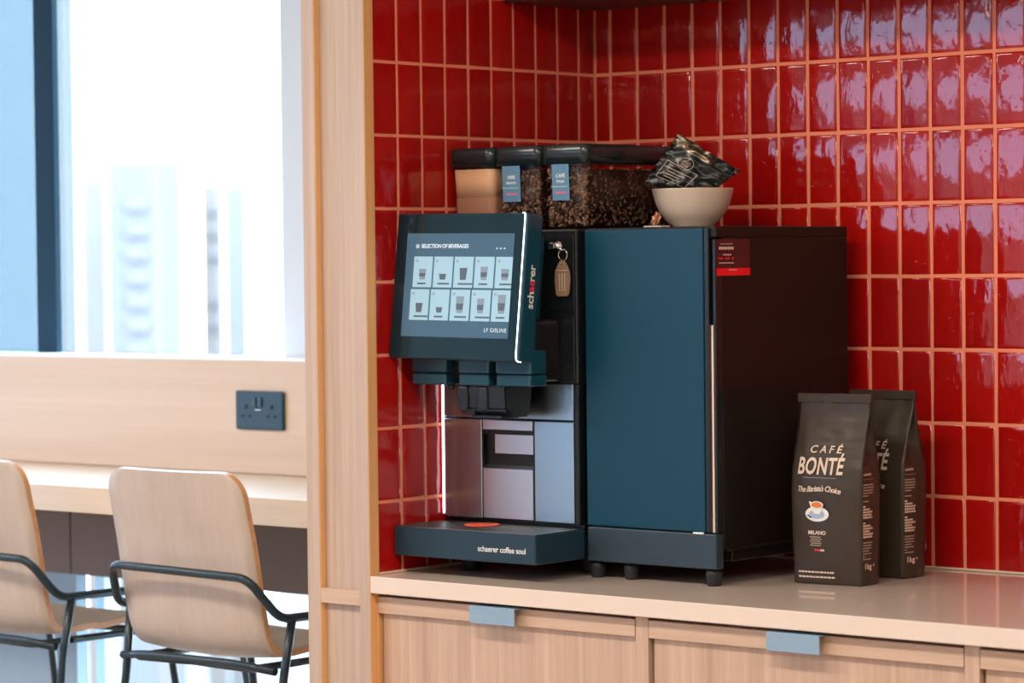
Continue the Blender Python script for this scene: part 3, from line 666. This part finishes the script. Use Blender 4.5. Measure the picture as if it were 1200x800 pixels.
# ------------------------------------------------------------------ coffee bags
def make_bag(label, loc, rz, w, d, h, seed, front=True):
    t = thing('coffee_bag', label, 'coffee bag', loc, 'black coffee bags')
    t.rotation_euler = (0, 0, rz)
    rr = random.Random(seed)
    sh = [(0, .94, .92), (.006, .99, .985), (.05, 1.0, 1.0), (.30, 1.03, 1.04), (.50, 1.045, 1.06), (.60, 1.04, .98), (.68, 1.04, .76), (.76, 1.05, .50), (.84, 1.06, .26), (.90, 1.075, .09), (.925, 1.08, .045), (.96, 1.08, .035), (1.0, 1.08, .030)]
    def wd(z):
        f = z/h
        for (a, wa, da), (b, wb_, db) in zip(sh, sh[1:]):
            if f <= b+1e-9:
                k = (f-a)/(b-a); k = k*k*(3-2*k) if b > .1 else k
                return w*(wa+(wb_-wa)*k), d*(da+(db-da)*k)
        return w*sh[-1][1], d*sh[-1][2]
    def wrinkle(u, z, s):
        f = z/h
        v = noise.noise(Vector((u*11+seed, z*9, s*3.3)))*.0028
        v += (max(0, f-.45))*noise.noise(Vector((u*34+seed*2, z*13, s)))*.010
        v += noise.noise(Vector((u*40+z*22+seed, z*8-u*14, s*5)))*.0016
        return v
    def front_pt(u, z, off=0):      # u across the front, -w/2..w/2
        W, Dp = wd(z); k = u/(w/2)
        e = 1-abs(k)**6*.12
        y = d/2-Dp/2
        bul = .005*(1-k*k)*min(1, z/.04)*max(0, 1-max(0, z/h-.8)*5)
        return Vector((k*W/2, -d/2+y-bul*.9+.0 + wrinkle(u, z, 1)*(1-abs(k)**4) - off, z))
    def side_pt(v, z, off=0):       # v 0 (front) .. 1 (back) on the right-hand face, gusset folds in near the top
        W, Dp = wd(z); f = z/h
        g = max(0, min(1, (f-.50)/.38)); g = g*g*(3-2*g)
        tri = 1-abs(2*v-1)
        x = W/2-tri*g*.030*(1 if Dp > .01 else .5)+.004*math.sin(PI*v)*(1-g)
        return Vector((x+off+wrinkle(v*.1, z, 7)*tri, -d/2+(d/2-Dp/2)+Dp*v, z))
    NZ, NU, NV = 46, 22, 10
    bm = B(); zs = [h*((i/NZ)) for i in range(NZ+1)]; zs.insert(1, .003)
    rows = []
    for z in zs:
        row = []
        for i in range(NU+1): row.append(front_pt(-w/2+w*i/NU, z))
        for i in range(1, NV): row.append(side_pt(i/NV, z))
        for i in range(NU+1):
            p = front_pt(w/2-w*i/NU, z); W, Dp = wd(z); q = Vector((p.x, d-Dp, z)) if False else Vector((p.x, (-d/2+(d/2+Dp/2)), z)); row.append(q)
        for i in range(1, NV):
            p = side_pt(1-i/NV, z); row.append(Vector((-p.x, p.y, z)))
        rows.append([bm.verts.new(q) for q in row])
    n = len(rows[0])
    for a, b in zip(rows, rows[1:]):
        for i in range(n): f = bm.faces.new((a[i], a[(i+1) % n], b[(i+1) % n], b[i])); f.smooth = True
    bm.faces.new(rows[0][::-1]); bm.faces.new(rows[-1])
    obj('pouch', bm, M['bag'], t, world=False)
    # folded seam at the top
    bm = B(); b2 = bmesh.new(); W, Dp = wd(h*.96)
    box(b2, (-W/2-.0005, -.0042, h*.955), (W/2+.0005, .0042, h+.001), .0012, 2); merge(bm, b2)
    bmesh.ops.subdivide_edges(bm, edges=[e for e in bm.edges if abs(e.verts[0].co.x-e.verts[1].co.x) > .05], cuts=10)
    for v in bm.verts: v.co.y += .0010*math.sin(v.co.x*60+seed)
    obj('top_seam', bm, M['bag'], t, world=False)
    F = lambda x, y: front_pt(x, y, .0024)
    bm = B()
    s_ = h/.33
    if front or True:
        put_text(bm, 'C A F É', .0175, lambda x, y: F(x*1.05-.004, .2340+y), bold=.0003, shear=.12)
        put_text(bm, 'BONTÉ', .0355, lambda x, y: F(x*.72-.011, .2045+y*1.12), bold=.0009, shear=.10, space=1.04)
        put_rect(bm, -.043, .1855, .021, .1862, F, 1, 8)
        obj('brand_lettering', bm, [M['print'], M['print_dim'], M['red']], t, world=False); bm = B()
        def arc(x, y): xx = x*.86-.012; return F(xx, .1650+y+.0020*math.cos(xx*70)-.05*xx)
        put_text(bm, 'The Barista\'s Choice', .0135, arc, bold=.0003, shear=.35, space=.86)
        obj('slogan_lettering', bm, [M['print'], M['print_dim'], M['red']], t, world=False); bm = B()
        put_text(bm, 'MILANO', .0090, lambda x, y: F(x-.015, .0905+y), bold=.0003)
        for k in range(5):
            put_rect(bm, -.029+.002*(k % 2), .0825-k*.0036, -.006-.002*((k+1) % 2), .0840-k*.0036, F, 1, 3)
        obj('origin_lettering', bm, [M['print'], M['print_dim'], M['red']], t, world=False); bm = B()
        for k in range(2):
            x = -.054
            while x < .014:
                l_ = rr.uniform(.003, .008); put_rect(bm, x, .0205-k*.0085, min(x+l_, .016), .0235-k*.0085, F, 0, 2); x += l_+.0012
        obj('bottom_lettering', bm, [M['print'], M['print_dim'], M['red']], t, world=False); bm = B()
        for k in range(5): put_rect(bm, -.020+k*.0038, .0590, -.0168+k*.0038, .0622, F, 2 if k < 3 else 0)
    obj('strength_dots', bm, [M['print'], M['print_dim'], M['red']], t, world=False); bm = B()
    S = lambda x, y: side_pt(.5+x*1.08/d, y, .0016)
    put_rect(bm, -.030, .1905, -.004, .1945, S, 1, 3); put_rect(bm, -.030, .1840, .000, .1846, S, 1, 3)
    y = .174
    for ln, bold in ((.026, 0), (.027, 0), (.026, 0), (.024, 0), (.014, 0), (0, 0), (.015, 0), (0, 0), (.006, 1), (.018, 1), (.026, 1), (.024, 1), (.026, 1), (0, 0), (.006, 1), (.020, 1), (.026, 1), (.017, 1), (.026, 1), (.024, 1), (0, 0), (.024, 0), (.022, 0), (.022, 0), (.016, 0), (.022, 0), (.005, 0), (.022, 0)):
        if ln:
            x = -.030
            while x < -.030+ln:
                l_ = rr.uniform(.002, .005); put_rect(bm, x, y, min(x+l_, -.030+ln), y+(.0032 if bold else .0022), S, 0 if bold else 1); x += l_+.0007
        y -= .00475
    obj('side_lettering', bm, [M['print'], M['print_dim'], M['red']], t, world=False); bm = B()
    put_text(bm, '1kg', .0135, lambda x, y: S(x*1.05-.016, .0335+y), bold=.0004); put_text(bm, 'e', .008, lambda x, y: S(x+.0, .036+y), bold=.0005)
    obj('weight_lettering', bm, [M['print'], M['print_dim'], M['red']], t, world=False)
    # printed cup picture
    bm = B()
    def ell(cx, cy, rx, ry, off, mat, a0=0, a1=2*PI, n=28):
        put_poly(bm, [(cx+.007+rx*math.cos(a0+(a1-a0)*i/n), cy+ry*math.sin(a0+(a1-a0)*i/n)) for i in range(n)], lambda x, y: front_pt(x, y, off), mat)
    ell(-.022, .1230, .0225, .0130, .0020, 0); ell(-.022, .1225, .0150, .0075, .0030, 1)
    put_poly(bm, [(-.032, .1390), (-.0295, .1275), (-.025, .1230), (-.017, .1230), (-.0125, .1275), (-.009, .1390)], lambda x, y: front_pt(x+.007, y, .0040), 0)
    put_poly(bm, [(-.036, .1450), (-.031, .1440), (-.030, .1350), (-.0325, .1340)], lambda x, y: front_pt(x+.007, y, .0040), 0)
    ell(-.0205, .1395, .0120, .0060, .0050, 0); ell(-.0205, .1392, .0100, .0046, .0060, 2)
    ell(-.038, .1200, .0025, .0014, .0034, 3); ell(-.034, .1175, .0025, .0014, .0034, 3)
    o = obj('cup_picture', bm, [M['white'], pm('saucer_shade_blue', (.35, .45, .62), .5), pm('orange_coffee', (.75, .20, .03), .5), M['black_matt']], t, world=False)
    o['label'] = 'printed white espresso cup and saucer'
    return t
make_bag('black coffee bag standing in front, its front and side both lettered', (.7575, -.297, 0), math.radians(6.5), .130, .068, .329, 3)
make_bag('black coffee bag standing behind the other one, against the tiles', (.7590, -.148, 0), math.radians(-1.0), .126, .070, .329, 11)

# ------------------------------------------------------------------ bowl, packets, wrapper
bx, by = .420, -.25
bm = B(); lathe(bm, [(0, .003), (.032, .003), (.034, 0), (.0365, 0), (.038, .004), (.050, .0135), (.061, .029), (.0685, .046), (.0735, .066), (.0745, .0682), (.0748, .0695), (.0736, .0705), (.0718, .0692), (.0665, .046), (.056, .028), (.04, .014), (0, .0085)], 64, (bx, by, .6235))
tag(obj('bowl', bm, M['bowl'], None, loc=(bx, by, .6235)), 'cream ceramic bowl holding foil packets on top of the cooler', 'bowl')
foil = pm('black_foil', (.010, .015, .016), .24, metal=.0, spec=.7, bscale=35, bump=.6)
foil_e = pm('crinkled_foil', (.22, .19, .13), .2, metal=.85, bscale=60, bump=.8)
vd = Vector((.64, -.768, 0)); vr = Vector((.768, .64, 0)); vu = Vector((0, 0, 1))
def packet(label, c, pts, th, mat, mate, seed, group=None):
    """pillow packet with the given four corner points (r, u) in its own plane, plane normal towards the room"""
    t = thing('foil_packet', label, 'packet', c, group)
    c = Vector(c); N = 26; bm = B(); bme = B()
    P = [Vector((a, b, 0)) for a, b in pts]
    G = {}
    for side in (1, -1):
        for i in range(N+1):
            for j in range(N+1):
                s, q = i/N, j/N
                p = (P[0]*(1-s)*(1-q)+P[1]*s*(1-q)+P[2]*s*q+P[3]*(1-s)*q)
                ed = min(s, 1-s, q, 1-q)
                bul = th*(max(0, (s*(1-s)*q*(1-q)*16)))**.45 if ed > .0 else 0
                cr = noise.noise(Vector((s*9+seed, q*7, side)))*.006+noise.noise(Vector((s*22, q*19+seed, side)))*.0035
                em = min(1, ed*6+.15)
                off = bul*side*.5 + cr*(1.3-em)*2.4 + cr*.35
                wob = noise.noise(Vector((s*6, q*6, seed+5)))*.004*(1-em)
                w_ = vr*(p.x+wob)+vu*(p.y+wob)+vd*(off+.0005*side)
                G[side, i, j] = w_
    for side in (1, -1):
        V = [[bm.verts.new(G[side, i, j]+c) for j in range(N+1)] for i in range(N+1)]
        for i in range(N):
            for j in range(N):
                f = bm.faces.new((V[i][j], V[i+1][j], V[i+1][j+1], V[i][j+1])); f.smooth = True
                f.material_index = 1 if (i < 1 or i >= N-5 and j < 17 or j >= N-3 and i < 9 or (i > 8 and i < 12 and j > 20)) else 0
    bmesh.ops.remove_doubles(bm, verts=bm.verts, dist=.0011)
    obj('wrapper', bm, [mat, mate], t)
    def srf(s, q, o=.0012):
        s = max(.001, min(.999, s)); q = max(.001, min(.999, q)); i, j = int(s*N), int(q*N); a, b = s*N-i, q*N-j
        return G[1, i, j]*(1-a)*(1-b)+G[1, i+1, j]*a*(1-b)+G[1, i+1, j+1]*a*b+G[1, i, j+1]*(1-a)*b+c+vd*o
    return t, srf
# corners: left, peak, right, bottom (in the plane facing the camera)
pc = (bx-.004, by-.012, .716)
def rp(px, py):   # picture measures turned into metres in the packet plane
    return ((px-809)/690*1.0*1.0, -(py-206)/690)
t, srf = packet('black foil coffee packet lying tilted in the cream bowl', pc, [rp(754, 214), rp(799, 152), rp(876, 200), rp(820, 240)], .024, foil, foil_e, 4)
bm = B()
line = lambda a, b, w=.010: None
def seg(s0, q0, s1, q1, w=.004):
    n = 8; dx, dy = s1-s0, q1-q0; L = math.hypot(dx, dy); ox, oy = -dy/L*w, dx/L*w
    pv = None
    for k in range(n+1):
        s, q = s0+dx*k/n, q0+dy*k/n; cur = (bm.verts.new(srf(s-ox, q-oy)), bm.verts.new(srf(s+ox, q+oy)))
        if pv: bm.faces.new((pv[0], cur[0], cur[1], pv[1]))
        pv = cur
for a, b in (((.52, .10), (.52, .62)), ((.52, .62), (.20, .62)), ((.20, .62), (.20, .10)), ((.20, .10), (.52, .10)), ((.42, .10), (.42, .62))): seg(*a, *b)
cc = (.60, .36)
for r_ in (.115,):
    for k in range(20):
        a, b = 2*PI*k/20, 2*PI*(k+1)/20; seg(cc[0]+r_*math.cos(a), cc[1]+r_*math.sin(a)*1.0, cc[0]+r_*math.cos(b), cc[1]+r_*math.sin(b), .003)
for k in range(5): seg(.56+k*.022, .30, .56+k*.022, .42, .004)
for k in range(3): seg(.36-k*.05, .2, .36-k*.05, .5-.06*k, .005)
obj('packet_print', bm, M['print'], t)
pk2, _ = packet('pinkish foil packet edge sticking out left under the black packet', (bx-.052, by+.012, .7085), [(-.026, .014), (-.019, .020), (.020, -.004), (.014, -.012)], .004, pm('copper_foil', (.55, .28, .22), .25, metal=.6), pm('copper_foil_edge', (.6, .35, .3), .3, metal=.6), 9)
# little wrapper in front of the bowl
wr = thing('paper_wrapper', 'tiny crumpled brown wrapper on a white slip before the bowl', 'wrapper', (.40, -.345, .6235))
bm = B(); box(bm, (.392, -.362, .6235), (.432, -.335, .6265), .001, 1); obj('white_slip', bm, pm('off_white_slip', (.7, .66, .62), .5), wr)
bm = B(); b2 = bmesh.new(); bmesh.ops.create_icosphere(b2, subdivisions=3, radius=1)
for v in b2.verts:
    p = v.co; k = 1+noise.noise(p*2.2)*.55+noise.noise(p*6)*.2; v.co = Vector((p.x*.0085*k+.003*p.z, p.y*.006*k, p.z*.0125*k))
merge(bm, b2, Matrix.Translation((.410, -.348, .6375))); obj('crumpled_foil', bm, pm('copper_wrapper', (.50, .22, .12), .3, metal=.5), wr)

# ------------------------------------------------------------------ window bench, socket
bm = B(); box(bm, (-3.6, -.452, .0505), (-.156, -.0005, .1050), .0012, 2)
tag(obj('window_bench', bm, wood('oak_bench', (.64, .51, .39), (.72, .59, .47), 'x', scale=.6, rough=.45), None, loc=(-1.9, -.22, .0505)), 'pale oak high bench top fixed below the window', 'desk')
bm = B(); tube(bm, [(-.963, -.10, .050), (-.784, -.10, ZF)], .0085, 10)
tag(obj('bench_leg', bm, M['tube'], None, loc=(-.784, -.10, ZF)), 'slim black bench support seen under the right stool', 'support')
sk = thing('power_socket', 'dark double power socket on the wooden upstand', 'socket', (-.9335, -.004, .2455))
bm = B(); box(bm, (-1.0065, -.0095, .2030), (-.8605, -.0004, .2875), .004, 3); obj('face_plate', bm, M['socket'], sk)
for sx in (-.0385, .0385):
    cx = -.9335+sx
    bm = B(); box(bm, (cx-.004, -.0105, .2620-.004-.010), (cx+.004, -.0085, .2620-.004)); box(bm, (cx-.015, -.0105, .2300), (cx-.007, -.0085, .2350)); box(bm, (cx+.007, -.0105, .2300), (cx+.015, -.0085, .2350)); obj('pin_holes', bm, pm('hole_black', (.002, .002, .002), .6), sk)
for sx in (-.0085, .0085):
    cx = -.9335+sx-.004
    bm = B(); box(bm, (cx-.0065, -.0135, .2520), (cx+.0065, -.009, .2740), .002, 2); obj('rocker_switch', bm, pm('switch_petrol', (.02, .06, .085), .3), sk)  # switches carry the same blue light in their colour
bm = B(); put_rect(bm, -.012, .2455, .006, .2470, plane_fn((-.9335, -.0099, 0), (1, 0, 0), (0, 0, 1))); obj('maker_mark', bm, M['white'], sk)

# ------------------------------------------------------------------ stools
def make_stool(label, loc, rz):
    """origin on the floor under the back's top edge, +y forward; heights given from the worktop level"""
    t = thing('bar_stool', label, 'stool', (loc[0], loc[1], ZF), 'ply stools at the window bench', rz)
    zo = -ZF
    hw = .185
    prof = [(0, .170), (.014, .10), (.030, .03), (.044, -.05), (.055, -.112), (.068, -.156), (.092, -.186), (.135, -.197), (.25, -.188), (.33, -.181), (.385, -.185), (.405, -.196)]
    prof = [Vector((0, y, z)) for y, z in prof]
    pp = []
    for i in range(len(prof)-1):
        p0 = prof[max(i-1, 0)]; p1 = prof[i]; p2 = prof[i+1]; p3 = prof[min(i+2, len(prof)-1)]
        for k in range(5):
            s = k/5; pp.append(.5*((2*p1)+(p2-p0)*s+(2*p0-5*p1+4*p2-p3)*s*s+(3*p1-p0-3*p2+p3)*s**3))
    pp.append(prof[-1]); n = len(pp)
    ln = [0]
    for a, b in zip(pp, pp[1:]): ln.append(ln[-1]+(b-a).length)
    Lt = ln[-1]; rc = .050; rf = .06
    def halfw(s):
        w = hw+.004*math.sin(PI*min(1, s/.45)) if s < .45 else hw
        if s < rc: w -= rc-math.sqrt(max(0, rc*rc-(rc-s)**2))
        if s > Lt-rf: w -= rf-math.sqrt(max(0, rf*rf-(s-(Lt-rf))**2))
        return w
    # finer sampling at the rounded top
    samp = [0, .0015, .004, .008, .014, .022, .032, .042, .052]+[.052+(Lt-.052)*k/44 for k in range(1, 45)]+[Lt-.03, Lt-.015, Lt-.006, Lt-.002]
    samp = sorted(set(samp))
    def at(s):
        for i in range(n-1):
            if s <= ln[i+1]+1e-9:
                k = (s-ln[i])/(ln[i+1]-ln[i]); return pp[i].lerp(pp[i+1], k), (pp[i+1]-pp[i]).normalized()
        return pp[-1], (pp[-1]-pp[-2]).normalized()
    NX = 14; th = .012
    bm = B(); A, Bk = [], []
    for s in samp:
        p, tg = at(s); nr = Vector((0, -tg.z, tg.y))*-1   # outwards (back / underside)
        W = halfw(s); ra, rb = [], []
        for k in range(NX+1):
            u = -1+2*k/NX; x = u*W
            dish = .010*(x/hw)**2 if s < .5 else .004*(x/hw)**2     # sides curl slightly forward/up
            ra.append(bm.verts.new(p+Vector((x, 0, zo))-nr*dish)); rb.append(bm.verts.new(p+Vector((x, 0, zo))-nr*(dish+th)))
        A.append(ra); Bk.append(rb)
    m_ = len(samp)
    for i in range(m_-1):
        for k in range(NX):
            f = bm.faces.new((A[i][k], A[i][k+1], A[i+1][k+1], A[i+1][k])); f.smooth = True
            f = bm.faces.new((Bk[i][k+1], Bk[i][k], Bk[i+1][k], Bk[i+1][k+1])); f.smooth = True
        for k in (0, NX):
            f = bm.faces.new((A[i][k], A[i+1][k], Bk[i+1][k], Bk[i][k])); f.material_index = 1
    for i in (0, m_-1):
        for k in range(NX): f = bm.faces.new((A[i][k], A[i][k+1], Bk[i][k+1], Bk[i][k])); f.material_index = 0
    obj('seat_shell', bm, [M['ply'], M['ply_edge']], t, world=False)
    r = .0085
    def q(x, y, z): return (x, y, z+zo)
    bm = B(); tube(bm, [q(-.210, .36, -.108), q(-.208, .060, -.104), q(-.170, .008, -.018), q(.204, .008, -.024), q(.235, .062, -.104), q(.235, .36, -.108)], r, 12, rad=.028); obj('arm_rail', bm, M['tube'], t, world=False)
    bm = B(); tube(bm, [q(-.200, .062, -.204), q(-.12, .054, -.196), q(.12, .054, -.196), q(.222, .062, -.204)], r*.95, 12, rad=.03)
    tube(bm, [q(0, .056, -.200), q(-.16, .060, -.204), q(-.16, .36, -.206), q(.16, .36, -.206), q(.16, .060, -.204), q(0, .056, -.200)], r*.9, 12, rad=.02)
    for sx in (-1, 1): box(bm, (sx*.17-.009, .15, zo-.209), (sx*.17+.009, .18, zo-.200), .001, 1)
    obj('seat_frame', bm, M['tube'], t, world=False)
    for sx in (-.88, .98):
        bm = B(); tube(bm, [q(sx*.240, .095, -.106), q(sx*.232, .078, -.22), q(sx*.250, -.02, -.8985)], r, 12, rad=.01); obj('leg', bm, M['tube'], t, world=False)
        bm = B(); tube(bm, [q(sx*.240, .355, -.108), q(sx*.205, .400, -.24), q(sx*.225, .50, -.8985)], r, 12, rad=.01); obj('leg', bm, M['tube'], t, world=False)
    bm = B(); zf = -.62
    tube(bm, [q(-.216, .020, zf), q(.239, .020, zf)], r*.8, 10); obj('footrest', bm, M['tube'], t, world=False); bm = B(); tube(bm, [q(-.192, .459, zf), q(.213, .459, zf)], r*.8, 10); obj('footrest', bm, M['tube'], t, world=False)
    return t
make_stool('pale ply bar stool with black arm rail, nearest the wooden column', (-.517, -.680), 0)
make_stool('pale ply bar stool with black arm rail, cut off by the left edge', (-1.138, -.680), 0)

# ------------------------------------------------------------------ lights
def ceil_light(x, y, sx, sy, power, col, label):
    t = thing('ceiling_light', label, 'light', (x, y, ZC-.002), 'ceiling light panels')
    bm = B(); f = .02
    box(bm, (x-sx/2-f, y-sy/2-f, ZC-.05), (x+sx/2+f, y+sy/2+f, ZC-.042), .002, 1)
    for a, b in (((x-sx/2-f, y-sy/2-f), (x-sx/2, y+sy/2+f)), ((x+sx/2, y-sy/2-f), (x+sx/2+f, y+sy/2+f)), ((x-sx/2, y-sy/2-f), (x+sx/2, y-sy/2)), ((x-sx/2, y+sy/2), (x+sx/2, y+sy/2+f))):
        box(bm, (*a, ZC-.06), (*b, ZC), .001, 1)
    obj('frame', bm, M['paint'], t)
    ld = bpy.data.lights.new('lamp', 'AREA'); ld.shape = 'RECTANGLE'; ld.size = sx; ld.size_y = sy; ld.energy = power; ld.color = col
    lo = bpy.data.objects.new('lamp', ld); COL.objects.link(lo); lo.parent = t; lo.location = (0, 0, -.062)
WARM = (1, .88, .75)
i = 0
for x, y in ((1.2, -2.3), (3.2, -2.3), (-.9, -2.3), (1.2, -5.2), (3.2, -5.2), (-.9, -5.2), (-3.0, -2.3)):
    ceil_light(x, y, 1.2, .3, 40 if y > -4 else 28, WARM, 'slim white ceiling light panel, %s' % ['front row centre', 'front row right', 'front row left', 'rear row centre', 'rear row right', 'rear row left', 'front row far left'][i]); i += 1

# world
w = bpy.data.worlds.new('World'); sc.world = w; w.use_nodes = True
wn, wl = w.node_tree.nodes, w.node_tree.links
bg = wn['Background']; bg.inputs[1].default_value = 12.0
tcw = wn.new('ShaderNodeTexCoord'); sx_ = wn.new('ShaderNodeSeparateXYZ'); wl.new(tcw.outputs['Generated'], sx_.inputs[0])
rw = wn.new('ShaderNodeValToRGB'); rw.color_ramp.elements[0].color = (.72, .88, 1, 1); rw.color_ramp.elements[1].color = (.62, .80, 1, 1); rw.color_ramp.elements[1].position = .9
wl.new(sx_.outputs[2], rw.inputs[0]); wl.new(rw.outputs[0], bg.inputs[0])

# ------------------------------------------------------------------ camera
cam = bpy.data.cameras.new('camera'); co = bpy.data.objects.new('camera', cam); COL.objects.link(co); sc.camera = co
yaw, pit, rol = -.6954, -.02824, -.01092
F = Vector((math.sin(yaw)*math.cos(pit), math.cos(yaw)*math.cos(pit), math.sin(pit)))
Rr = F.cross(Vector((0, 0, 1))).normalized(); U = Rr.cross(F)
R2 = Rr*math.cos(rol)+U*math.sin(rol); U2 = -Rr*math.sin(rol)+U*math.cos(rol)
mt = Matrix((R2, U2, -F)).transposed().to_4x4(); mt.translation = Vector((3.60882, -4.58889, .57127))
co.matrix_world = mt
cam.sensor_width = 36; cam.lens = 3458.14/1200*36; cam.clip_end = 1000; cam.clip_start = .05
cam.dof.use_dof = True; cam.dof.focus_distance = 5.15; cam.dof.aperture_fstop = 5.0

# lift everything from worktop level to floor level
for o in list(sc.objects):
    if o.parent is None and o is not co: o.location.z += H
co.location.z += H

sc.view_settings.view_transform = 'Standard'; sc.view_settings.look = 'None'
sc.view_settings.gamma = 1; sc.view_settings.use_curve_mapping = False
sc.view_settings.exposure = 0.0
cy = sc.cycles
cy.use_denoising = True; cy.max_bounces = 8; cy.diffuse_bounces = 4; cy.glossy_bounces = 4; cy.transparent_max_bounces = 12; cy.transmission_bounces = 4
cy.sample_clamp_indirect = 6; cy.caustics_reflective = False; cy.caustics_refractive = False
